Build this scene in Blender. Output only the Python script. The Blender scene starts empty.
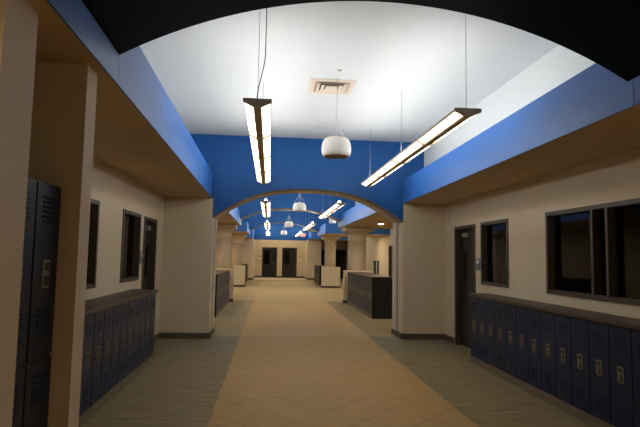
import bpy, math, random
from mathutils import Vector, Matrix
random.seed(4)
COL = bpy.context.scene.collection
PI = math.pi

# ------------------------------------------------------------ materials
def lin(c):
    return tuple((x/12.92 if x <= .04045 else ((x+.055)/1.055)**2.4) for x in c)

def mat(name, base, rough=.6, metal=0., vary=.06, scale=6., bump=0., bscale=60., spec=.5, stretch=(1, 1, 1)):
    m = bpy.data.materials.new(name); m.use_nodes = True
    n = m.node_tree.nodes; l = m.node_tree.links
    b = n['Principled BSDF']
    b.inputs['Roughness'].default_value = rough
    b.inputs['Metallic'].default_value = metal
    b.inputs['Specular IOR Level'].default_value = spec
    tc = n.new('ShaderNodeTexCoord'); mp = n.new('ShaderNodeMapping')
    mp.inputs['Scale'].default_value = stretch
    l.new(tc.outputs['Object'], mp.inputs['Vector'])
    nz = n.new('ShaderNodeTexNoise'); nz.inputs['Scale'].default_value = scale; nz.inputs['Detail'].default_value = 5
    l.new(mp.outputs['Vector'], nz.inputs['Vector'])
    mx = n.new('ShaderNodeMix'); mx.data_type = 'RGBA'
    mx.inputs['A'].default_value = tuple(c*(1-vary) for c in base) + (1,)
    mx.inputs['B'].default_value = tuple(min(1, c*(1+vary)) for c in base) + (1,)
    l.new(nz.outputs['Fac'], mx.inputs['Factor']); l.new(mx.outputs['Result'], b.inputs['Base Color'])
    if bump:
        n2 = n.new('ShaderNodeTexNoise'); n2.inputs['Scale'].default_value = bscale
        bp = n.new('ShaderNodeBump'); bp.inputs['Strength'].default_value = bump; bp.inputs['Distance'].default_value = .01
        l.new(tc.outputs['Object'], n2.inputs['Vector']); l.new(n2.outputs['Fac'], bp.inputs['Height']); l.new(bp.outputs['Normal'], b.inputs['Normal'])
    return m

def emis(name, col, strength, base=(.8, .8, .8)):
    m = bpy.data.materials.new(name); m.use_nodes = True
    b = m.node_tree.nodes['Principled BSDF']
    b.inputs['Base Color'].default_value = base + (1,)
    b.inputs['Emission Color'].default_value = col + (1,)
    b.inputs['Emission Strength'].default_value = strength
    return m

M = {}
M['cream'] = mat('cream_wall_paint', (.64, .545, .40), .7, bump=.08, vary=.03, scale=2)
M['soffit'] = mat('tan_soffit_paint', (.56, .42, .25), .75, vary=.03, scale=2)
M['white'] = mat('white_ceiling_paint', (.78, .80, .80), .8, vary=.02, scale=2)
M['blue'] = mat('royal_blue_paint', (.012, .112, .375), .42, vary=.05, scale=1.5, spec=.35)
M['fascia'] = mat('blue_fascia_paint', (.034, .150, .50), .42, vary=.05, scale=1.5, spec=.3)
M['darkarch'] = mat('near_black_arch', (.0012, .0035, .0045), .8, vary=.1, spec=.04)  # even near-black base colour for the first arch
M['intrados'] = mat('taupe_arch_underside', (.30, .25, .20), .30, vary=.05)
M['frame'] = mat('bronze_metal_frame', (.062, .046, .032), .45, vary=.08)
M['leaf'] = mat('dark_door_leaf', (.010, .009, .009), .45, vary=.1, scale=4, stretch=(8, 8, .6))
M['base'] = mat('brown_rubber_baseboard', (.10, .075, .055), .5, vary=.08)
M['navy'] = mat('navy_locker_enamel', (.0035, .015, .052), .42, vary=.05, scale=3, spec=.35)
M['navy2'] = mat('navy_locker_seam', (.003, .005, .012), .5)
M['louvre'] = mat('navy_louvre_enamel', (.006, .014, .038), .75, spec=.15)
M['tallnavy'] = mat('dark_navy_locker_enamel', (.003, .012, .036), .42, vary=.05, scale=3, spec=.3)
M['cup'] = mat('brushed_locker_cup', (.26, .235, .16), .45, .3)
M['black'] = mat('black_recess', (.006, .006, .006), .5)
M['top'] = mat('brown_laminate_worktop', (.070, .050, .033), .42, vary=.15, scale=14, spec=.3)
M['plinth'] = mat('tan_plinth_vinyl', (.17, .135, .09), .5, vary=.08)
M['column'] = mat('cream_column_plaster', (.47, .38, .27), .6, vary=.03, bump=.05)
M['panel'] = mat('pale_panel_paint', (.66, .60, .48), .6, vary=.02)
M['housing'] = mat('grey_brown_light_housing', (.50, .41, .29), .5, .0)
M['cap'] = mat('dark_grey_end_cap', (.68, .65, .58), .5, 0.)
M['cable'] = mat('steel_cable', (.45, .45, .45), .4, .6)
M['cord'] = mat('dark_power_cord', (.03, .03, .03), .5)
M['shell'] = mat('off_white_speaker_shell', (.74, .72, .68), .45, vary=.02)
M['grille'] = mat('beige_speaker_grille', (.50, .42, .32), .6, vary=.25, scale=90)
M['ventw'] = mat('warm_white_vent_enamel', (.86, .72, .60), .5, vary=.02)
M['plaque'] = mat('blue_grey_room_plaque', (.10, .13, .17), .4)
M['pale'] = mat('pale_card', (.6, .6, .58), .5)
M['steel'] = mat('satin_steel', (.5, .5, .5), .3, .9)
M['groove'] = mat('grey_joint_strip', (.06, .055, .05), .5)
M['lens'] = emis('warm_white_light_lens', (1., .86, .66), 3.4)
M['uplight'] = emis('cool_uplight_aperture', (.97, .985, .97), 9.2)
M['downlens'] = emis('warm_downlight_lens', (1., .80, .52), 230.)
M['red'] = emis('red_exit_letters', (1., .05, .03), 3., (.6, .02, .02))
M['room'] = mat('dim_room_wall', (.34, .37, .42), .8)

def glass():
    m = bpy.data.materials.new('dark_window_glass'); m.use_nodes = True
    n = m.node_tree.nodes; l = m.node_tree.links; n.clear()
    o = n.new('ShaderNodeOutputMaterial'); t = n.new('ShaderNodeBsdfTransparent'); g = n.new('ShaderNodeBsdfGlossy')
    t.inputs['Color'].default_value = (.55, .6, .65, 1); g.inputs['Roughness'].default_value = .04
    g.inputs['Color'].default_value = (.6, .62, .65, 1)
    f = n.new('ShaderNodeFresnel'); f.inputs['IOR'].default_value = 1.5
    x = n.new('ShaderNodeMixShader')
    l.new(f.outputs[0], x.inputs[0]); l.new(t.outputs[0], x.inputs[1]); l.new(g.outputs[0], x.inputs[2]); l.new(x.outputs[0], o.inputs[0])
    return m
M['glass'] = glass()

def floor_mat():
    m = bpy.data.materials.new('striped_school_carpet'); m.use_nodes = True
    n = m.node_tree.nodes; l = m.node_tree.links; b = n['Principled BSDF']
    b.inputs['Roughness'].default_value = .62; b.inputs['Specular IOR Level'].default_value = .2
    tc = n.new('ShaderNodeTexCoord'); sp = n.new('ShaderNodeSeparateXYZ'); l.new(tc.outputs['Object'], sp.inputs[0])
    def math_(op, a, b_=None, c=None):
        k = n.new('ShaderNodeMath'); k.operation = op
        for i, v in enumerate((a, b_, c)):
            if v is None: continue
            if isinstance(v, (int, float)): k.inputs[i].default_value = v
            else: l.new(v, k.inputs[i])
        return k.outputs[0]
    def mix(fac, a, b_):
        k = n.new('ShaderNodeMix'); k.data_type = 'RGBA'
        if isinstance(fac, (int, float)): k.inputs['Factor'].default_value = fac
        else: l.new(fac, k.inputs['Factor'])
        for s, v in (('A', a), ('B', b_)):
            if isinstance(v, tuple): k.inputs[s].default_value = v + (1,)
            else: l.new(v, k.inputs[s])
        return k.outputs['Result']
    X, Y = sp.outputs[0], sp.outputs[1]
    en = n.new('ShaderNodeTexNoise'); en.inputs['Scale'].default_value = 7; l.new(tc.outputs['Object'], en.inputs['Vector'])
    centre = math_('LESS_THAN', math_('ADD', math_('ABSOLUTE', math_('SUBTRACT', X, .755)), math_('MULTIPLY', en.outputs['Fac'], .05)), 1.325)
    # streaks running across the corridor
    mp = n.new('ShaderNodeMapping'); mp.inputs['Scale'].default_value = (1.6, 14, 1); l.new(tc.outputs['Object'], mp.inputs['Vector'])
    nz = n.new('ShaderNodeTexNoise'); nz.inputs['Scale'].default_value = 1.6; nz.inputs['Detail'].default_value = 6; l.new(mp.outputs[0], nz.inputs['Vector'])
    streak = math_('MULTIPLY', math_('SUBTRACT', nz.outputs['Fac'], .35), 2.2)
    side = mix(streak, (.185, .146, .075), (.325, .26, .14))
    n2 = n.new('ShaderNodeTexNoise'); n2.inputs['Scale'].default_value = 5; n2.inputs['Detail'].default_value = 5; l.new(tc.outputs['Object'], n2.inputs['Vector'])
    cen = mix(n2.outputs['Fac'], (.36, .225, .085), (.47, .30, .12))
    # faint diagonal lattice in the centre carpet
    def lattice(sgn):
        s = math_('ADD', X, math_('MULTIPLY', Y, sgn*1.0))
        fr = math_('FRACT', math_('MULTIPLY', s, 1/.66))
        return math_('LESS_THAN', math_('ABSOLUTE', math_('SUBTRACT', fr, .5)), .035)
    lat = math_('MAXIMUM', lattice(1), lattice(-1))
    cen = mix(math_('MULTIPLY', lat, .26), cen, (.20, .13, .08))
    col = mix(centre, side, cen)
    # grey-blue cross band in the side strips near the first piers
    band = math_('MULTIPLY', math_('LESS_THAN', math_('ABSOLUTE', math_('SUBTRACT', Y, 9.9)), .85), math_('SUBTRACT', 1., centre))
    col = mix(math_('MULTIPLY', band, .4), col, mix(streak, (.15, .150, .135), (.23, .225, .20)))
    # pale worn threshold joint under the second arch
    jl = math_('LESS_THAN', math_('ABSOLUTE', math_('SUBTRACT', Y, 10.80)), .035)
    n3 = n.new('ShaderNodeTexNoise'); n3.inputs['Scale'].default_value = 4; l.new(tc.outputs['Object'], n3.inputs['Vector'])
    col = mix(math_('MULTIPLY', jl, math_('MULTIPLY', n3.outputs['Fac'], .6)), col, (.62, .56, .46))
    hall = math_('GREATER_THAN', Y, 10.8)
    col = mix(math_('MULTIPLY', hall, .2), col, (.52, .41, .23))  # brighter light beyond the arch painted into the carpet colour
    # far hall: its brighter light mixed into the carpet colour; pale cross bands
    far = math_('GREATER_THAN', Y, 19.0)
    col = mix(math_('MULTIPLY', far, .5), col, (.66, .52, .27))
    tile = math_('GREATER_THAN', Y, 35.4)
    col = mix(math_('MULTIPLY', tile, .7), col, (.66, .58, .42))
    rust = math_('LESS_THAN', math_('ABSOLUTE', math_('SUBTRACT', Y, 34.3)), 1.1)
    col = mix(math_('MULTIPLY', rust, .5), col, (.30, .19, .09))
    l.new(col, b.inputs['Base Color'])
    n4 = n.new('ShaderNodeTexNoise'); n4.inputs['Scale'].default_value = 260; l.new(tc.outputs['Object'], n4.inputs['Vector'])
    bp = n.new('ShaderNodeBump'); bp.inputs['Strength'].default_value = .15; bp.inputs['Distance'].default_value = .004
    l.new(n4.outputs['Fac'], bp.inputs['Height']); l.new(bp.outputs[0], b.inputs['Normal'])
    return m
M['floor'] = floor_mat()

# ------------------------------------------------------------ mesh builder
class MB:
    def __init__(s): s.v = []; s.f = []; s.mi = []; s.sm = []
    def add(s, vs, fs, mi=0, sm=False):
        o = len(s.v); s.v += [tuple(v) for v in vs]
        for f in fs: s.f.append(tuple(i+o for i in f)); s.mi.append(mi); s.sm.append(sm)
    def box(s, x0, x1, y0, y1, z0, z1, mi=0):
        vs = [(x, y, z) for z in (z0, z1) for y in (y0, y1) for x in (x0, x1)]
        s.add(vs, [(0, 2, 3, 1), (4, 5, 7, 6), (0, 1, 5, 4), (2, 6, 7, 3), (0, 4, 6, 2), (1, 3, 7, 5)], mi)
        return s
    def bev(s, x0, x1, y0, y1, z0, z1, b, mi=0):        # box with chamfered edges
        import bmesh
        bm = bmesh.new(); bmesh.ops.create_cube(bm, size=1)
        for v in bm.verts:
            v.co = Vector(((x0+x1)/2+v.co.x*(x1-x0), (y0+y1)/2+v.co.y*(y1-y0), (z0+z1)/2+v.co.z*(z1-z0)))
        bmesh.ops.bevel(bm, geom=list(bm.edges), offset=b, segments=2, affect='EDGES', profile=.5)
        bm.verts.index_update()
        s.add([v.co[:] for v in bm.verts], [[v.index for v in f.verts] for f in bm.faces], mi); bm.free()
        return s
    def tube(s, a, b, r, n=8, mi=0):
        a = Vector(a); b = Vector(b); d = (b-a).normalized()
        u = d.orthogonal().normalized(); w = d.cross(u)
        vs = [a+u*r*math.cos(2*PI*i/n)+w*r*math.sin(2*PI*i/n) for i in range(n)] + [b+u*r*math.cos(2*PI*i/n)+w*r*math.sin(2*PI*i/n) for i in range(n)]
        fs = [(i, (i+1) % n, n+(i+1) % n, n+i) for i in range(n)]
        s.add(vs, fs, mi, True); s.add(vs[:n], [tuple(range(n-1, -1, -1))], mi); s.add(vs[n:], [tuple(range(n))], mi)
        return s
    def lathe(s, prof, c=(0, 0, 0), n=40, mi=0, sm=True, caps=True):
        k = len(prof); vs = []
        for i in range(n):
            a = 2*PI*i/n
            for r, z in prof: vs.append((c[0]+r*math.cos(a), c[1]+r*math.sin(a), c[2]+z))
        fs = []
        for i in range(n):
            j = (i+1) % n
            for q in range(k-1): fs.append((i*k+q, j*k+q, j*k+q+1, i*k+q+1))
        s.add(vs, fs, mi, sm)
        for q, rev in ((0, True), (k-1, False)):
            if caps and prof[q][0] > 1e-5:
                ring = [i*k+q for i in range(n)]
                if rev: ring = ring[::-1]
                s.add([vs[i] for i in ring], [tuple(range(n))], mi)
        return s
    def prism_y(s, poly, y0, y1, mi=0, mfun=None):       # poly in (x,z), counter-clockwise seen from -y
        n = len(poly)
        vs = [(x, y0, z) for x, z in poly]+[(x, y1, z) for x, z in poly]
        s.add(vs, [tuple(range(n))], mi); s.add(vs, [tuple(range(2*n-1, n-1, -1))], mi)
        for i in range(n):
            j = (i+1) % n
            s.add(vs, [(i, n+i, n+j, j)], mfun(i) if mfun else mi)
        return s
    def build(s, name, mats, parent=None, loc=None):
        me = bpy.data.meshes.new(name); me.from_pydata(s.v, [], s.f)
        if not isinstance(mats, (list, tuple)): mats = [mats]
        for m in mats: me.materials.append(m)
        for p, a, b in zip(me.polygons, s.mi, s.sm): p.material_index = a; p.use_smooth = b
        me.update()
        import bmesh
        bm = bmesh.new(); bm.from_mesh(me); bmesh.ops.remove_doubles(bm, verts=bm.verts, dist=1e-6)
        bmesh.ops.recalc_face_normals(bm, faces=bm.faces); bm.to_mesh(me); bm.free()
        o = bpy.data.objects.new(name, me); COL.objects.link(o)
        if parent: o.parent = parent
        if loc: o.location = loc
        return o

def tag(o, label=None, cat=None, group=None, kind=None):
    if label: o['label'] = label
    if cat: o['category'] = cat
    if group: o['group'] = group
    if kind: o['kind'] = kind
    return o
def struct(name, mb, mats, label, cat, parent=None):
    return tag(mb.build(name, mats, parent), label, cat, kind='structure')
def thing(name, loc, label, cat, group=None, rz=0, kind=None):
    o = bpy.data.objects.new(name, None); o.empty_display_size = .1; COL.objects.link(o)
    o.location = loc; o.rotation_euler = (0, 0, rz)
    return tag(o, label, cat, group, kind)
def kids(o): return [c for c in bpy.data.objects if c.parent == o]
def dup(o, parent=None):
    c = o.copy(); COL.objects.link(c)
    if parent: c.parent = parent
    for k in kids(o): dup(k, c)
    return c
ORD = ['first', 'second', 'third', 'fourth', 'fifth', 'sixth', 'seventh', 'eighth', 'ninth', 'tenth', 'eleventh', 'twelfth', 'thirteenth', 'fourteenth', 'fifteenth', 'sixteenth']

# ------------------------------------------------------------ room dimensions
WL, WR = -2.08, 3.56            # side walls of the near bay
SZ, CZ = 2.73, 4.0             # soffit and ceiling heights
FT = 3.20                       # top of the blue fascia
def fxl(y): return -1.148-.0191*(y-10)
def fxr(y): return 2.671+.0191*(y-10)
PY0, PY1 = 10.4, 11.2           # cross wall with the second arch
HL, HR = -4.2, 5.75             # side walls of the far hall
YF = 38.9

# floor, ceiling
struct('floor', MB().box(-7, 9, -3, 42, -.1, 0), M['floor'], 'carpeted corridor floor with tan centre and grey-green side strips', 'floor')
struct('ceiling', MB().box(-7, 9, -3, 42, CZ, CZ+.1), M['white'], 'high white ceiling over the middle of the corridor', 'ceiling')

# walls with openings (planes of constant x)
def wall_x(name, x0, x1, y0, y1, z0, z1, holes, m, label):
    mb = MB(); ys = sorted({y0, y1, *[h[0] for h in holes], *[h[1] for h in holes]})
    for a, b in zip(ys, ys[1:]):
        cut = sorted([(h[2], h[3]) for h in holes if h[0] <= a+1e-6 and h[1] >= b-1e-6]); z = z0
        for c, d in cut:
            if c > z+1e-6: mb.box(x0, x1, a, b, z, c)
            z = d
        if z < z1-1e-6: mb.box(x0, x1, a, b, z, z1)
    return struct(name, mb, m, label, 'wall')
def wall_y(name, y0, y1, x0, x1, z0, z1, holes, m, label):
    mb = MB(); xs = sorted({x0, x1, *[h[0] for h in holes], *[h[1] for h in holes]})
    for a, b in zip(xs, xs[1:]):
        cut = sorted([(h[2], h[3]) for h in holes if h[0] <= a+1e-6 and h[1] >= b-1e-6]); z = z0
        for c, d in cut:
            if c > z+1e-6: mb.box(a, b, y0, y1, z, c)
            z = d
        if z < z1-1e-6: mb.box(a, b, y0, y1, z, z1)
    return struct(name, mb, m, label, 'wall')

T = .16
LW = [(5.15, 6.53, 1.2, 2.24), (7.58, 8.60, 1.2, 2.24), (8.84, 9.78, 0, 2.23)]
RW = [(4.15, 6.45, 1.2, 2.24), (7.53, 8.55, 1.2, 2.24), (8.80, 9.80, 0, 2.23)]
wall_x('wall_left', WL-T, WL, 3.46, 10.4, 0, SZ+.1, LW, M['cream'], 'cream side wall on the left with two windows and a door')
wall_x('wall_right', WR, WR+T, -3, 10.4, 0, SZ+.1, RW, M['cream'], 'cream side wall on the right with windows and a doorway')
struct('wall_left', MB().box(WL-T, -1.70, -3, 3.46, 0, SZ), M['cream'], 'cream wall behind the tall lockers at the left edge', 'wall')
struct('wall_back', MB().box(-7, 9, -3.15, -3, 0, CZ), M['cream'], 'cream wall behind the viewer', 'wall')
# near left piers beside the tall lockers
struct('wall_left', MB().box(-1.70, -1.10, 2.17, 2.46, 0, SZ), M['cream'], 'nearest cream pier at the left edge, before the tall lockers', 'wall')
struct('wall_left', MB().box(-1.70, -1.10, 3.13, 3.30, 0, SZ), M['cream'], 'narrow cream pier on the left just beyond the tall lockers', 'wall')
# dim rooms behind the side walls
for s, x0, x1 in (('left', -5.2, WL-T), ('right', WR+T, 7.0)):
    mb = MB(); ox = x0 if s == 'left' else x1
    mb.box(ox-.05, ox+.05, 0, 10.4, 0, 2.9); mb.box(x0, x1, -.1, 0, 0, 2.9); mb.box(x0, x1, 10.3, 10.4, 0, 2.9); mb.box(x0, x1, 0, 10.4, 2.8, 2.9)
    struct('wall_'+s, mb, M['room'], 'dim classroom walls seen through the %s windows' % s, 'wall')

# soffits with tapering nave edge + blue fascia, one per side
def plan_prism(mb, pts, z0, z1, mi=0):
    n = len(pts); vs = [(x, y, z0) for x, y in pts]+[(x, y, z1) for x, y in pts]
    fs = [tuple(range(n)), tuple(range(2*n-1, n-1, -1))]+[(i, (i+1) % n, n+(i+1) % n, n+i) for i in range(n)]
    mb.add(vs, fs, mi)
Ya, Yb = -3., 10.4
def side(s):
    fx = fxl if s < 0 else fxr; wx = WL-T if s < 0 else WR+T; lx = -1.95 if s < 0 else 3.12
    nm = 'left' if s < 0 else 'right'
    mb = MB(); plan_prism(mb, [(fx(Ya)+.013*s, Ya), (fx(Yb)+.013*s, Yb), (wx, Yb), (wx, Ya)], SZ, SZ+.06)
    struct('ceiling', mb, M['soffit'], 'low tan soffit over the %s-hand lockers' % nm, 'ceiling')
    # fascia in panels with open joints
    ys = [Ya, 3.46, 4.95, 8.0, Yb] if s < 0 else [Ya, 3.40, Yb]
    mb = MB()
    for a, b in zip(ys, ys[1:]):
        a2 = a+.006; w = .012*s
        plan_prism(mb, [(fx(a2), a2), (fx(b), b), (fx(b)+w, b), (fx(a2)+w, a2)], SZ-.004, FT)
    mb2 = MB(); plan_prism(mb2, [(fx(Ya)+.05*s, Ya), (fx(Yb)+.05*s, Yb), (lx+.1*s, Yb), (lx+.1*s, Ya)], SZ+.07, FT-.01)
    struct('trim_1' if s < 0 else 'trim_2', mb, M['fascia'], 'long blue fascia band above the %s soffit edge' % nm, 'fascia')
    struct('trim_3' if s < 0 else 'trim_4', mb2, M['blue'], 'blue ledge behind the %s fascia' % nm, 'ledge')
    struct('wall_'+nm, MB().box(min(lx, lx+.12*s), max(lx, lx+.12*s), Ya, Yb, FT-.01, CZ), M['white'], 'set-back white upper wall above the %s blue fascia' % nm, 'wall')
side(-1); side(1)

# arches -----------------------------------------------------------------
def arch_curve(xl, xr, zs, zc, p, n=48):
    c = (xl+xr)/2; a = (xr-xl)/2
    return [(c-a*math.cos(PI*i/n), zs+(zc-zs)*(1-abs(math.cos(PI*i/n))**p)) for i in range(n+1)]
def circ(xl, xr, zs, zc, n=48):
    a = (xr-xl)/2; s = zc-zs; R = (a*a+s*s)/(2*s); c = (xl+xr)/2; th = math.asin(a/R)
    return [(c+R*math.sin(-th+2*th*i/n), zc-R+R*math.cos(-th+2*th*i/n)) for i in range(n+1)]
def arch(name, curve, xa, xb, ztop, y0, y1, mats, label, zlow=None):
    cols = list(curve); mb = MB()
    # shoulders out to xa/xb
    zl = cols[0][1] if zlow is None else zlow
    full = ([(xa, zl)] if xa < cols[0][0]-1e-6 else [])+([(cols[0][0], zl)] if zlow is not None and xa < cols[0][0] else [])+cols
    full += ([(cols[-1][0], zl)] if zlow is not None and xb > cols[-1][0] else [])+([(xb, zl)] if xb > cols[-1][0]+1e-6 else [])
    for (x0, z0), (x1, z1) in zip(full, full[1:]):
        if abs(x1-x0) < 1e-6: 
            vs = [(x0, y0, z0), (x0, y1, z0), (x0, y1, z1), (x0, y0, z1)]; mb.add(vs, [(0, 1, 2, 3)], 0); continue
        vs = [(x0, y0, z0), (x1, y0, z1), (x1, y0, ztop), (x0, y0, ztop), (x0, y1, z0), (x1, y1, z1), (x1, y1, ztop), (x0, y1, ztop)]
        mb.add(vs, [(0, 1, 2, 3), (5, 4, 7, 6), (3, 2, 6, 7)], 0)
        mb.add(vs, [(0, 4, 5, 1)], 1, True)
    z0 = full[0][1]; mb.add([(full[0][0], y0, z0), (full[0][0], y1, z0), (full[0][0], y1, ztop), (full[0][0], y0, ztop)], [(0, 1, 2, 3)], 0)
    z0 = full[-1][1]; mb.add([(full[-1][0], y0, z0), (full[-1][0], y1, z0), (full[-1][0], y1, ztop), (full[-1][0], y0, ztop)], [(0, 3, 2, 1)], 0)
    return struct(name, mb, mats, label, 'arch')
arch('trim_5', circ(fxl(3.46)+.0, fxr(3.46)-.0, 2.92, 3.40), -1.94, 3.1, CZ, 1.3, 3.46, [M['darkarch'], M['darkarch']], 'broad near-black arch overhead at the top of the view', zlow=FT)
arch('trim_6', arch_curve(-1.14, 2.69, 2.34, 2.97, 2.5), -1.94, 3.12, CZ, PY0, PY1, [M['blue'], M['intrados']], 'blue wall with shallow arch spanning between the cream piers', zlow=SZ)
struct('trim_13', MB().box(-1.153, -1.147, PY0-.003, PY0, 2.80, CZ), M['navy'], 'thin vertical panel joint in the blue arch wall', 'joint')
# cross wall piers
LX, RX = -1.14, 2.69
struct('wall_left', MB().box(-4.3, LX, PY0, PY0+.42, 0, SZ+.2), M['cream'], 'cream cross wall pier at the left of the blue arch', 'wall')
struct('wall_right', MB().box(RX, 5.85, PY0, PY0+.42, 0, SZ+.2), M['cream'], 'cream cross wall pier at the right of the blue arch', 'wall')
struct('trim_7', MB().box(-2, LX+.0, PY0+.42, PY0+.49, 0, SZ).box(RX, 3.4, PY0+.42, PY0+.49, 0, SZ), M['groove'], 'thin grey joint strips on the inner pier faces', 'joint')
struct('wall_left', MB().box(-4.3, LX+.02, PY0+.47, PY1, 0, SZ+.2), M['panel'], 'pale rear strip of the left pier', 'wall')
struct('wall_right', MB().box(RX-.03, 5.85, PY0+.47, PY1, 0, SZ+.2), M['panel'], 'pale rear strip of the right pier', 'wall')

# baseboards
def bb(name, mb, label): struct(name, mb, M['base'], label, 'baseboard')
bb('baseboard_left', MB().box(WL, LX+.012, PY0-.012, PY0, 0, .11).box(LX, LX+.032, PY0-.012, PY1+.012, 0, .11), 'brown baseboard round the left pier')
bb('baseboard_right', MB().box(RX-.012, WR, PY0-.012, PY0, 0, .11).box(RX-.042, RX, PY0-.012, PY1+.012, 0, .11), 'brown baseboard round the right pier')
bb('baseboard_right', MB().box(WR-.012, WR, 9.87, 10.39, 0, .11), 'short brown baseboard between doorway and right pier')
bb('baseboard_left', MB().box(WL, WL+.012, 9.85, 10.39, 0, .11), 'short brown baseboard between left door and pier')

# windows and doors on side walls ---------------------------------------
def window_x(n, s, y0, y1, z0, z1, bars, label):
    """s=+1: the corridor is on the +x side of the wall face"""
    wx = WL if s > 0 else WR
    t = thing('window_%d' % n, (wx, (y0+y1)/2, z0), label, 'window', kind='structure')
    cy = (y0+y1)/2; H = z1-z0; hw = (y1-y0)/2; fw_ = .05; a, b = sorted((-.14*s, .015*s))
    f = MB(); f.box(a, b, -hw, hw, 0, fw_).box(a, b, -hw, hw, H-fw_, H)
    f.box(a, b, -hw, -hw+fw_, fw_, H-fw_).box(a, b, hw-fw_, hw, fw_, H-fw_)
    for yb in bars: f.box(a*.8, b*.6, yb-cy-.022, yb-cy+.022, fw_, H-fw_)
    f.build('window_frame', M['frame'], t)
    edges = [-hw+fw_]+[v for yb in bars for v in (yb-cy-.022, yb-cy+.022)]+[hw-fw_]
    xa, xb = sorted((-.085*s, -.078*s))
    for i in range(0, len(edges), 2):
        MB().box(xa, xb, edges[i], edges[i+1], fw_, H-fw_).build('pane', M['glass'], t)
    return t
window_x(1, 1, 5.15, 6.53, 1.2, 2.24, [], 'dark narrow-looking window on the left wall, nearest the viewer')
window_x(2, 1, 7.58, 8.60, 1.2, 2.24, [], 'dark window on the left wall beside the left door')
window_x(3, -1, 4.15, 6.45, 1.2, 2.24, [5.48, 5.22], 'wide three-pane window on the right wall above the lockers')
window_x(4, -1, 7.53, 8.55, 1.2, 2.24, [], 'single bronze-framed window on the right wall by the doorway')
# frames of blinds / inner lining seen in the window beside the left door
def door_x(n, s, wx, y0, y1, z1, label, detail=True):
    t = thing('door_%d' % n, (wx, (y0+y1)/2, 0), label, 'door', kind='structure')
    hw = (y1-y0)/2; fw_ = .055; a, b = sorted((-.15*s, .018*s))
    MB().box(a, b, -hw, -hw+fw_, 0, z1).box(a, b, hw-fw_, hw, 0, z1).box(a, b, -hw+fw_, hw-fw_, z1-fw_, z1).build('door_frame', M['frame'], t)
    xa, xb = sorted((-.13*s, -.085*s)); face = -.085*s
    leaf = MB().bev(xa, xb, -hw+fw_+.004, hw-fw_-.004, .008, z1-fw_-.004, .003).build('door_leaf', M['leaf'], t)
    if detail:
        k = hw-fw_-.10
        h = MB(); h.box(*sorted((face, face+.006*s)), -k-.03, -k+.03, .93, 1.13)
        h.tube((face+.006*s, -k, 1.02), (face+.05*s, -k, 1.02), .012).tube((face+.05*s, -k-.01, 1.02), (face+.05*s, -k+.12, 1.02), .010)
        h.build('lever_handle', M['steel'], leaf)
        c = MB(); c.box(*sorted((face, face+.05*s)), -.02, .22, z1-.20, z1-.13).build('door_closer', M['steel'], leaf)
        MB().box(*sorted((face, face+.004*s)), k-.25, k-.08, 1.25, 1.75).build('vision_panel', M['glass'], leaf)
    return t
door_x(1, 1, WL, 8.84, 9.78, 2.23, 'dark door in bronze frame at the end of the left wall')
door_x(2, -1, WR, 8.80, 9.80, 2.23, 'dark door in bronze frame at the end of the right wall')

# wall plaques -----------------------------------------------------------
def plaque(x, s, y, z, label, w=.17, h=.20):
    t = thing('room_sign', (x, y, z), label, 'sign')
    MB().bev(*sorted((0, .012*s)), -w/2, w/2, -h/2, h/2, .003).build('sign_plate', M['plaque'], t)
    MB().box(*sorted((.012*s, .014*s)), -w/2+.02, w/2-.02, .01, h/2-.02).build('sign_insert', M['pale'], t)
plaque(WL, 1, 8.72, 1.55, 'small blue-grey room sign between left window and left door', .13)
plaque(WR, -1, 8.68, 1.53, 'small blue-grey room sign between right doorway and window')
t = thing('wall_alarm', (WR, 10.12, 2.45), 'tiny dark alarm device high on the right wall corner', 'alarm')
MB().bev(-.03, 0, -.025, .025, -.07, .07, .006).build('alarm_body', M['cap'], t)

# lockers ----------------------------------------------------------------
def make_locker(W=.3125, Z0=.10, Z1=1.03, D=.34, enamel='navy', hz=.59, simple=False):
    """local: front face looks to -x at x=0, body towards +x, spans y 0..-W"""
    t = thing('locker', (0, 0, 0), 'x', 'locker')
    MB().box(.012, D, -W+.001, -.001, Z0, Z1).build('body', M['navy2'], t)
    d = MB(); d.bev(0, .02, -W+.007, -.007, Z0+.008, Z1-.008, .0025)
    door = d.build('door', M[enamel], t)
    if simple:
        MB().bev(-.006, .006, -W*.5-.042, -W*.5+.042, hz-.075, hz+.075, .004).build('handle_cup', M['cup'], door); return t
    for zb in (Z1-.10, Z0+.22):
        v = MB()
        for k in range(6):
            z = zb-k*.022
            v.add([(.0, -W*.72, z+.007), (.0, -W*.28, z+.007), (-.008, -W*.28, z-.004), (-.008, -W*.72, z-.004), (.0, -W*.28, z-.004), (.0, -W*.72, z-.004)], [(0, 1, 2, 3), (3, 2, 4, 5), (0, 3, 5), (1, 4, 2)])
        v.build('louvre', M['louvre'], door)
    h = MB(); h.bev(-.006, .006, -W*.5-.042, -W*.5+.042, hz-.075, hz+.075, .004)
    c = h.build('handle_cup', M['cup'], door)
    MB().box(-.0075, 0, -W*.5-.030, -W*.5+.030, hz-.062, hz-.004).box(-.0075, 0, -W*.5-.026, -W*.5+.026, hz+.022, hz+.06).build('handle_recess', M['black'], c)
    MB().box(-.016, -.004, -W*.5-.010, -W*.5+.010, hz-.05, hz+.03).build('latch', M['cup'], c)
    return t
proto = make_locker()
first = [True]
def put_locker(x, y, rz, label, group, src=proto, flag=first):
    if flag[0]: o = src; flag[0] = False
    else: o = dup(src)
    o.location = (x, y, 0); o.rotation_euler = (0, 0, rz); tag(o, label, 'locker', group); return o
NR = 13
for i in range(NR):
    put_locker(3.21, 8.17-.3125*i, 0, 'short navy locker, %s from the doorway in the row along the right wall' % ORD[i], 'short lockers along the right wall')
NL = 11
for i in range(NL):     # faces +x: rotate by pi, then spans y 0..+W
    put_locker(-1.716, 8.26-.3125*(i+1), PI, 'short dark locker, %s from the left door in the row along the left wall' % ORD[i], 'short lockers along the left wall')

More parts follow.
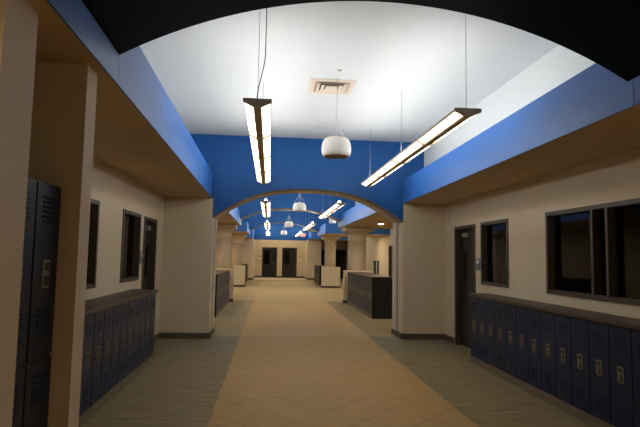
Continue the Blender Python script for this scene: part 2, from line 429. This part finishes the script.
def worktop(x0, x1, y0, y1, label, z=1.032):
    tag(MB().bev(x0, x1, y0, y1, z, z+.042, .006).build('worktop', M['top']), label, 'worktop')
def plinth(x0, x1, y0, y1, label):
    tag(MB().box(x0, x1, y0, y1, 0, .098).build('plinth', M['plinth']), label, 'plinth')
yR = 8.17-.3125*NR; yL = 8.26-.3125*NL
worktop(3.18, WR-.001, yR-.0, 8.20, 'long brown worktop over the short lockers at right')
worktop(WL+.001, -1.686, yL, 8.30, 'long brown worktop over the short lockers at left')
plinth(3.20, WR-.001, yR, 8.17, 'tan plinth under the right row of short lockers')
plinth(WL+.001, -1.706, yL, 8.26, 'tan plinth under the left row of short lockers')

# tall two-tier lockers (front looks to +x)
def tall():
    t = thing('tall_locker', (0, 0, 0), 'x', 'locker'); W = .31; D = .45; Z1 = 1.99
    MB().box(-D, -.012, .001, W-.001, .0, Z1).build('body', M['navy2'], t)
    for z0, z1 in ((.10, 1.04), (1.06, Z1-.01)):
        door = MB().bev(-.02, 0, .006, W-.006, z0, z1, .0025).build('door', M['tallnavy'], t)
        for zb in (z1-.07, z0+.25):
            v = MB()
            for k in range(6):
                z = zb-k*.026
                v.add([(.0, W*.25, z+.008), (.0, W*.75, z+.008), (.010, W*.75, z-.005), (.010, W*.25, z-.005), (.0, W*.75, z-.005), (.0, W*.25, z-.005)], [(0, 1, 2, 3), (3, 2, 4, 5), (0, 3, 5), (1, 4, 2)])
            v.build('louvre', M['louvre'], door)
        hz = z0+.44
        c = MB().bev(-.006, .006, W/2-.042, W/2+.042, hz-.075, hz+.075, .004).build('handle_cup', M['cup'], door)
        MB().box(0, .0075, W/2-.03, W/2+.03, hz-.062, hz-.008).box(0, .0075, W/2-.026, W/2+.026, hz+.018, hz+.062).build('handle_recess', M['black'], c)
    return t
tl = tall(); tl.location = (-1.2, 2.80, 0)
tag(tl, 'tall two-tier navy locker beside the narrow pier at the left edge', 'locker', 'tall two-tier lockers')
t2 = dup(tl); t2.location = (-1.2, 2.485, 0)
tag(t2, 'tall two-tier navy locker half hidden by the nearest left pier', 'locker', 'tall two-tier lockers')

# ------------------------------------------------------------ far hall
def block(s, y0, y1, nm):
    """soffit block over the aisles: tan underside, blue faces, cream upper"""
    xi = -1.10 if s < 0 else 2.60; xo = HL-.1 if s < 0 else HR+.1
    a, b = sorted((xi, xo))
    i0, i1 = sorted((xi+.055*s, xo))
    struct('ceiling', MB().box(i0, i1, y0+.055, y1, SZ, SZ+.05), M['soffit'], 'low tan soffit over the %s aisle, %s' % ('left' if s < 0 else 'right', nm), 'ceiling')
    f = MB(); f.box(*sorted((xi, xi+.05*s)), y0, y1, SZ-.004, FT); f.box(i0, i1, y0, y0+.05, SZ-.004, FT)
    struct('trim_8', f, M['fascia'] , 'blue fascia edge of the %s soffit, %s' % ('left' if s < 0 else 'right', nm), 'fascia')
    lx = -1.55 if s < 0 else 3.12
    l0, l1 = sorted((lx, xo))
    struct('trim_9', MB().box(i0, i1, y0+.055, y1, FT-.06, FT-.01).box(l0, l1, y0, y0+.05, FT, CZ), M['blue'], 'blue upper face and ledge over the %s aisle, %s' % ('left' if s < 0 else 'right', nm), 'ledge')
    struct('wall_left' if s < 0 else 'wall_right', MB().box(*sorted((lx, lx+.1*s)), y0+.05, y1, FT-.01, CZ), M['white'], 'white upper wall over the %s aisle, %s' % ('left' if s < 0 else 'right', nm), 'wall')
for s in (-1, 1):
    block(s, PY1, 20.0, 'just beyond the blue arch')
    block(s, 24.7, 28.8, 'between the second columns')
    block(s, 33.4, 38.9, 'before the end wall')
for y, n in ((19.08, 10), (27.76, 11)):
    arch('trim_%d' % n, circ(-1.10, 2.60, 2.94, 3.37), -1.5, 3.1, CZ, y, y+.85, [M['blue'], M['intrados']], 'shallow blue arch %s in the far hall' % ('nearer' if n == 10 else 'farther'), zlow=FT)
struct('trim_12', MB().box(-1.10, 2.60, 36.0, 36.4, 2.70, CZ), M['blue'], 'flat blue header before the end wall', 'header')
wall_x('wall_right', HR, HR+T, PY1, YF, 0, CZ, [(23.85, 24.95, 0, 2.2), (27.1, 28.95, .5, 1.5)], M['cream'], 'cream side wall of the far hall, right')
wall_x('wall_left', HL-T, HL, PY1, YF, 0, CZ, [], M['cream'], 'cream side wall of the far hall, left')
D1 = (-.51, .49, 0, 2.17); D2 = (.97, 1.95, 0, 2.17); D3 = (3.55, 4.25, 0, 2.12); D4 = (4.9, 5.65, 0, 2.12)
wall_y('wall_back', YF, YF+T, HL, HR, 0, CZ, [D1, D2, D3, D4], M['cream'], 'cream end wall of the far hall with dark doors')
struct('wall_back', MB().box(-5, 7, 41.5, 41.6, 0, 3).box(-5, 7, YF+T, 41.6, 2.9, 3), M['room'], 'dim space behind the end wall', 'wall')
struct('wall_right', MB().box(7.3, 7.4, 22, 31, 0, 3).box(HR+T, 7.4, 22, 31, 2.9, 3).box(HR+T, 7.4, 22, 22.1, 0, 3).box(HR+T, 7.4, 31, 31.1, 0, 3), M['room'], 'dim side room off the far hall', 'wall')
# end piers
struct('wall_right', MB().box(2.58, 3.52, 35.9, YF, 0, SZ), M['cream'], 'cream pier right of the end wall doors', 'wall')
struct('wall_left', MB().box(-2.0, -1.08, 34.8, YF, 0, SZ), M['cream'], 'cream pier left of the end wall doors', 'wall')
bb('baseboard_right', MB().box(2.568, 3.53, 35.888, 35.9, 0, .13).box(2.568, 2.58, 35.9, YF, 0, .13), 'brown baseboard round the right end pier')
bb('baseboard_left', MB().box(-2.0, -1.068, 34.788, 34.8, 0, .13).box(-1.08, -1.068, 34.8, YF, 0, .13), 'brown baseboard round the left end pier')
bb('baseboard_back', MB().box(-1.06, -.58, YF-.012, YF, 0, .13).box(.56, .90, YF-.012, YF, 0, .13).box(2.02, 2.56, YF-.012, YF, 0, .13), 'brown baseboard along the end wall')
bb('baseboard_right', MB().box(HR-.012, HR, PY1, 23.8, 0, .13).box(HR-.012, HR, 25.0, YF, 0, .13), 'brown baseboard along the far hall right wall')

def door_y(n, x0, x1, z1, label):
    t = thing('door_%d' % n, ((x0+x1)/2, YF, 0), label, 'door', kind='structure'); hw = (x1-x0)/2
    MB().box(-hw-.06, -hw, -.015, .12, 0, z1+.06).box(hw, hw+.06, -.015, .12, 0, z1+.06).box(-hw, hw, -.015, .12, z1, z1+.06).build('door_frame', M['frame'], t)
    leaf = MB().bev(-hw+.004, hw-.004, .05, .095, .008, z1-.006, .003).build('door_leaf', M['leaf'], t)
    MB().box(-hw+.10, -hw+.50, .044, .05, 1.0, z1-.2).build('vision_panel', M['glass'], leaf)
    h = MB().tube((hw-.1, .05, 1.02), (hw-.1, .0, 1.02), .012).tube((hw-.09, .0, 1.02), (hw-.22, .0, 1.02), .010)
    h.build('lever_handle', M['steel'], leaf)
for n, (d, lb) in enumerate([(D1, 'dark door, the left one of the pair in the end wall'), (D2, 'dark door, the right one of the pair in the end wall'),
                             (D3, 'dark door in the end wall just right of the end pier'), (D4, 'dark door in the end wall seen right of the far column')]):
    door_y(n+3, d[0], d[1], d[3]-.0, lb)
def door_side():
    t = thing('door_7', (HR, 24.4, 0), 'dark-framed door in the far hall right wall', 'door', kind='structure')
    MB().box(-.018, .15, -.55, -.49, 0, 2.2).box(-.018, .15, .49, .55, 0, 2.2).box(-.018, .15, -.49, .49, 2.14, 2.2).build('door_frame', M['frame'], t)
    leaf = MB().bev(.06, .10, -.486, .486, .008, 2.134, .003).build('door_leaf', M['leaf'], t)
    MB().tube((.06, -.38, 1.02), (.0, -.38, 1.02), .012).tube((.0, -.39, 1.02), (.0, -.26, 1.02), .01).build('lever_handle', M['steel'], leaf)
door_side()
t = thing('window_5', (HR, 28.02, .5), 'small pale-framed window in the far hall right wall', 'window', kind='structure')
f = MB(); f.box(-.02, .1, -.92, .92, 0, .06).box(-.02, .1, -.92, .92, .94, 1.0).box(-.02, .1, -.92, -.84, .06, .94).box(-.02, .1, .84, .92, .06, .94).box(0, .08, -.03, .03, .06, .94)
f.build('window_frame', M['pale'], t)
for a, b in ((-.84, -.03), (.03, .84)): MB().box(.04, .046, a, b, .06, .94).build('pane', M['glass'], t)

def plaque_y(x, z, label):
    t = thing('room_sign', (x, YF, z), label, 'sign')
    MB().bev(-.11, .11, -.015, 0, -.14, .14, .004).build('sign_plate', M['cap'], t)
    MB().box(-.08, .08, -.017, -.015, .02, .11).build('sign_insert', M['plaque'], t)
plaque_y(-.74, 1.5, 'small dark sign on the end wall, left of the doors')
plaque_y(2.18, 1.47, 'small dark sign on the end wall, right of the doors')

# columns
def column():
    t = thing('column', (0, 0, 0), 'x', 'column')
    MB().lathe([(.36, 0), (.36, .12), (.335, .14)], n=48).build('column_base', M['base'], t)
    MB().lathe([(.335, .14), (.335, 2.20)], n=48).build('shaft', M['column'], t)
    c = MB().lathe([(.335, 2.20), (.365, 2.215), (.372, 2.235), (.365, 2.255), (.345, 2.27), (.345, 2.40), (.36, 2.44), (.40, 2.49), (.445, 2.53), (.455, 2.545), (.47, 2.56)], n=48)
    c.build('capital', M['column'], t)
    MB().bev(-.52, .52, -.52, .52, 2.56, SZ-.002, .012).build('abacus', M['column'], t)
    return t
c0 = column(); locs = [(3.25, 19.43, 'cream round column behind the right-hand locker island'), (-1.76, 19.43, 'cream round column behind the left-hand locker island'),
    (3.23, 27.95, 'farther cream column behind the pale half wall on the right'), (-1.74, 27.95, 'farther cream column behind the pale half wall on the left')]
for i, (x, y, lb) in enumerate(locs):
    o = c0 if i == 0 else dup(c0)
    o.location = (x, y, 0); tag(o, lb, 'column', 'round columns in the far hall')
    if i > 1: o.scale = (.88, .88, 1)

# locker islands in the far hall
W2 = .3125
def island_proto():
    return make_locker(W2, .10, 1.06, .62, 'navy', simple=True)
ip = island_proto(); flag2 = [True]
def island(s, xf, y0, n, near, nm):
    for i in range(n):
        y = y0+W2*i
        put_locker(xf, y+W2 if s > 0 else y, 0 if s > 0 else PI, 'short locker, %s from the near end of the %s' % (ORD[i], nm), 'lockers of the '+nm, ip, flag2)
    a, b = sorted((xf, xf+.62*s))
    y1 = y0+W2*n
    worktop(a-.02, b+.02, y0-.04, y1, 'brown worktop on the %s' % nm, 1.062)
    plinth(a+.005, b-.005, y0, y1, 'tan plinth under the %s' % nm)
    if near:
        tag(MB().box(a+.0, b-.0, y0-.03, y0-.001, .0, 1.06).box(a, b, y0-.036, y0-.03, 0, .1).build('end_panel', M['navy2']), 'dark navy end panel closing the %s' % nm, 'panel')
island(1, 2.73, 13.82, 14, True, 'nearer right-hand locker island')
island(-1, -1.35, 13.92, 14, True, 'nearer left-hand locker island')
island(1, 2.71, 28.45, 10, False, 'farther right-hand locker island')
island(-1, -1.27, 28.45, 10, False, 'farther left-hand locker island')

def half_wall(x0, x1, y0, y1, z, label, m='panel'):
    t = thing('half_wall', ((x0+x1)/2, (y0+y1)/2, 0), label, 'half wall'); hx = (x1-x0)/2; hy = (y1-y0)/2
    MB().bev(-hx, hx, -hy, hy, 0, z, .008).build('wall_panel', M[m], t)
    MB().box(-hx-.012, hx+.012, -hy-.012, hy+.012, 0, .11).build('base_trim', M['base'], t)
    return t
half_wall(2.62, 3.62, 18.30, 18.55, 1.14, 'cream half wall ending the nearer right-hand locker island', 'cream')
half_wall(-2.05, -1.24, 18.40, 18.65, 1.14, 'cream half wall ending the nearer left-hand locker island', 'cream')
half_wall(2.70, 3.66, 27.0, 27.25, 1.09, 'pale half wall in front of the farther right column')
half_wall(-1.80, -1.24, 27.0, 27.25, 1.09, 'pale half wall in front of the farther left column')

# ------------------------------------------------------------ pendant lights
def pendant():
    L = 5.0; t = thing('pendant_light', (0, 0, 0), 'x', 'light')
    zt, zs, zb = 3.018, 2.990, 2.938
    # housing: shallow top channel plus the central spine
    h = MB()
    h.prism_y([(-.122, zs), (-.116, zs-.004), (.116, zs-.004), (.122, zs), (.122, zt-.006), (.10, zt-.006), (.10, zt-.012), (-.10, zt-.012), (-.10, zt-.006), (-.122, zt-.006)], .012, L-.012)
    h.prism_y([(-.030, zb), (.030, zb), (.038, zb+.010), (.02, zs-.004), (-.02, zs-.004), (-.038, zb+.010)], .012, L-.012)
    h.build('housing', M['housing'], t)
    MB().prism_y([(-.06, zt-.012), (.06, zt-.012), (.048, zt+.03), (.006, zt+.078), (-.006, zt+.078), (-.048, zt+.03)], .34, L-.05).build('uplight', M['uplight'], t)
    seg = (L-.024)/4
    for k in range(4):
        a = .012+seg*k+.022; b = .012+seg*(k+1)-.022
        for sx in (-1, 1):
            p = [(sx*.042, zb+.016), (sx*.116, zs-.007), (sx*.108, zs-.004), (sx*.034, zs-.004)]
            MB().prism_y(p if sx > 0 else p[::-1], a, b).build('lens', M['lens'], t)
        if k:
            yc = .012+seg*k
            MB().prism_y([(-.040, zb-.008), (.040, zb-.008), (.125, zs-.016), (.123, zs-.002), (-.123, zs-.002), (-.125, zs-.016)], yc-.020, yc+.020).build('joint_rib', M['housing'], t)
    cap = [(-.03, zb-.004), (.03, zb-.004), (.128, zs-.008), (.128, zt), (-.128, zt), (-.128, zs-.008)]
    for y0, y1 in ((0, .012), (L-.012, L)): MB().prism_y(cap, y0, y1).build('end_cap', M['cap'], t)
    for yy in (.05, 2.5, 4.8): MB().tube((0, yy, zt-.01), (0, yy, CZ), .0028, 6).build('suspension_cable', M['cable'], t)
    return t
pl0 = pendant()
def cord():
    mb = MB(); pts = []
    for i in range(17):
        u = i/16; e = min(1, u/.45); pts.append((-.005+.065*(3*e*e-2*e**3), .03+.04*u, 3.01+(CZ-3.01)*u))
    for a, b in zip(pts, pts[1:]): mb.tube(a, b, .0045, 6)
    return mb
first_l = True
BAY = ['the nearest bay', 'the second bay', 'the third bay', 'the farthest bay']
for i in range(4):
    for x, nm in ((-.145, 'left'), (1.80, 'right')):
        o = pl0 if first_l else dup(pl0); first_l = False
        o.location = (x, 4.60+8.68*i, 0)
        tag(o, 'long glowing pendant light on the %s in %s' % (nm, BAY[i]), 'light', 'linear pendant lights')
        if i == 0 and nm == 'left': keep = o
cord().build('power_cord', M['cord'], keep)

# hanging speakers
def speaker():
    t = thing('hanging_speaker', (0, 0, 0), 'x', 'speaker')
    MB().lathe([(.148, 2.945), (.165, 2.942), (.186, 2.97), (.196, 3.02), (.197, 3.07), (.188, 3.12), (.168, 3.165), (.13, 3.195), (.08, 3.208), (.0, 3.212)], n=48, caps=False).build('shell', M['shell'], t)
    MB().lathe([(.0, 2.952), (.148, 2.952), (.148, 2.960), (.0, 2.960)], n=40).build('grille', M['grille'], t)
    for k in range(4):
        a = math.radians(k*90+8)
        MB().tube((.178*math.cos(a), .178*math.sin(a), 3.145), (0, 0, 3.48), .004, 6).build('support_cable', M['pale'], t)
    MB().tube((0, 0, 3.48), (0, 0, CZ), .0032, 6).build('drop_cable', M['cable'], t)
    MB().lathe([(.0, CZ-.012), (.03, CZ-.012), (.035, CZ-.001)], n=20).build('ceiling_plate', M['shell'], t)
    return t
s0 = speaker()
for i in range(4):
    o = s0 if i == 0 else dup(s0)
    o.location = (.845, 6.8+8.68*i, 0)
    tag(o, 'white dome speaker hanging on cables in %s' % BAY[i], 'speaker', 'hanging dome speakers')

# ceiling vent
t = thing('ceiling_vent', (.80, 7.12, CZ), 'square warm white air vent in the ceiling beyond the nearest speaker cable', 'vent')
def ring(a, b, z0, z1):
    return MB().box(-a, a, -a, -b, z0, z1).box(-a, a, b, a, z0, z1).box(-a, -b, -b, b, z0, z1).box(b, a, -b, b, z0, z1)
ring(.31, .235, -.012, -.001).build('vent_frame', M['ventw'], t)
MB().box(-.235, .235, -.235, .235, -.002, -.0005).build('vent_backing', M['grille'], t)
MB().box(-.16, .16, -.16, .16, -.004, -.002).build('vent_throat', M['black'], t)
def slope_ring(a, z0, b, z1, th=.004):
    mb = MB(); A = [(-a, -a, z0), (a, -a, z0), (a, a, z0), (-a, a, z0)]; B = [(-b, -b, z1), (b, -b, z1), (b, b, z1), (-b, b, z1)]
    A2 = [(x, y, z-th) for x, y, z in A]; B2 = [(x, y, z-th) for x, y, z in B]
    vs = A+B+A2+B2; fs = []
    for i in range(4):
        j = (i+1) % 4; fs += [(i, j, 4+j, 4+i), (8+i, 12+i, 12+j, 8+j), (i, 8+i, 8+j, j), (4+i, 4+j, 12+j, 12+i)]
    mb.add(vs, fs); return mb
for a, b in ((.215, .165), (.15, .10)): slope_ring(a, -.030, b, -.010).build('vent_blade', M['ventw'], t)
MB().bev(-.085, .085, -.085, .085, -.030, -.022, .003).build('vent_core', M['ventw'], t)
# sprinkler heads
for x, y, lb in ((.86, 9.43, 'small sprinkler head on the ceiling near the blue arch wall'), (.83, 6.45, 'small sprinkler head on the ceiling just before the vent')):
    t = thing('sprinkler_head', (x, y, CZ), lb, 'sprinkler', 'ceiling sprinkler heads')
    MB().lathe([(.0, -.010), (.030, -.008), (.034, -.001)], n=20).build('escutcheon', M['shell'], t)
    MB().lathe([(.0, -.018), (.016, -.016), (.016, -.010), (.0, -.010)], n=16).build('deflector', M['steel'], t)
# downlights: one real in the right aisle soffit, the rest added to brighten
dl = thing('recessed_downlight', (3.67, 17.14, SZ), 'glowing round downlight in the soffit right of the column', 'light', 'recessed downlights')
MB().lathe([(.085, -.004), (.125, -.006), (.13, -.0005), (.085, -.0005), (.085, -.004)], n=32, caps=False).build('trim_ring', M['ventw'], dl)
MB().lathe([(.0, -.003), (.085, -.003), (.085, -.001), (.0, -.001)], n=32).build('lamp_lens', M['downlens'], dl)
for x, y, z, lb in ((-2.15, 17.14, SZ, 'added fill downlight in the soffit over the left aisle, beside the nearer column'),
    (4.4, 13.6, SZ, 'added fill downlight in the right aisle soffit directly behind the right pier'), (-2.9, 13.6, SZ, 'added fill downlight in the left aisle soffit directly behind the left pier'),
    (4.7, 26.6, SZ, 'added fill downlight in the right soffit over the farther column bay'), (-3.2, 26.6, SZ, 'added fill downlight in the left soffit over the farther column bay'),
    (3.8, 22.3, CZ, 'added fill downlight in the high ceiling of the right side opening'), (-2.3, 22.3, CZ, 'added fill downlight in the high ceiling of the left side opening'),
    (3.8, 31., CZ, 'added fill downlight in the high ceiling of the farther right side opening'), (-2.3, 31., CZ, 'added fill downlight in the high ceiling of the farther left side opening'),
    (.0, 37.6, CZ, 'added fill downlight before the left end wall door, behind the header'), (1.5, 37.6, CZ, 'added fill downlight before the right end wall door, behind the header'),
    (-1.5, .3, SZ, 'added fill downlight in the left soffit behind the viewer'), (2.95, -.6, SZ, 'added fill downlight in the right soffit behind the viewer')):
    o = dup(dl); o.location = (x, y, z); tag(o, lb, 'light', 'recessed downlights')  # added fill lamps, copied from the real downlight
# exit sign
t = thing('exit_sign', (2.12, 34.0, 2.98), 'small red exit sign hanging before the end wall on the right', 'sign')
MB().bev(-.17, .17, -.03, .03, -.11, .11, .006).build('sign_box', M['pale'], t)
MB().tube((0, 0, .11), (0, 0, CZ-2.98), .01).build('hanging_stem', M['pale'], t)
cu = bpy.data.curves.new('exit_text', 'FONT'); cu.body = 'EXIT'; cu.size = .17; cu.align_x = 'CENTER'; cu.align_y = 'CENTER'; cu.extrude = .002
tmp = bpy.data.objects.new('tmp', cu); COL.objects.link(tmp); bpy.context.view_layer.update()
me = bpy.data.meshes.new_from_object(tmp.evaluated_get(bpy.context.evaluated_depsgraph_get())); bpy.data.objects.remove(tmp)
me.transform(Matrix.Rotation(PI/2, 4, 'X')); me.materials.clear(); me.materials.append(M['red'])
tx = bpy.data.objects.new('letters', me); COL.objects.link(tx); tx.parent = t; tx.location = (0, -.033, 0)

# ------------------------------------------------------------ world, camera
sc = bpy.context.scene
w = bpy.data.worlds.new('World'); sc.world = w; w.use_nodes = True
w.node_tree.nodes['Background'].inputs[0].default_value = (.02, .02, .025, 1)
w.node_tree.nodes['Background'].inputs[1].default_value = .2
yaw, pit, roll, fpx = .0942, .0820, .0178, 521.91
fw = Vector((math.sin(yaw)*math.cos(pit), math.cos(yaw)*math.cos(pit), math.sin(pit)))
rt = Vector((math.cos(yaw), -math.sin(yaw), 0)); up = rt.cross(fw)
rc = rt*math.cos(roll)+up*math.sin(roll); uc = -rt*math.sin(roll)+up*math.cos(roll)
cam = bpy.data.cameras.new('camera'); cam.sensor_width = 36; cam.lens = 36*fpx/640; cam.clip_start = .05; cam.clip_end = 200
co = bpy.data.objects.new('camera', cam); COL.objects.link(co)
m4 = Matrix((rc, uc, -fw)).transposed().to_4x4(); m4.translation = Vector((0, 0, 1.62)); co.matrix_world = m4
sc.camera = co
sc.view_settings.view_transform = 'Standard'; sc.view_settings.look = 'None'
sc.view_settings.exposure = .75; sc.view_settings.gamma = 1; sc.view_settings.use_curve_mapping = False
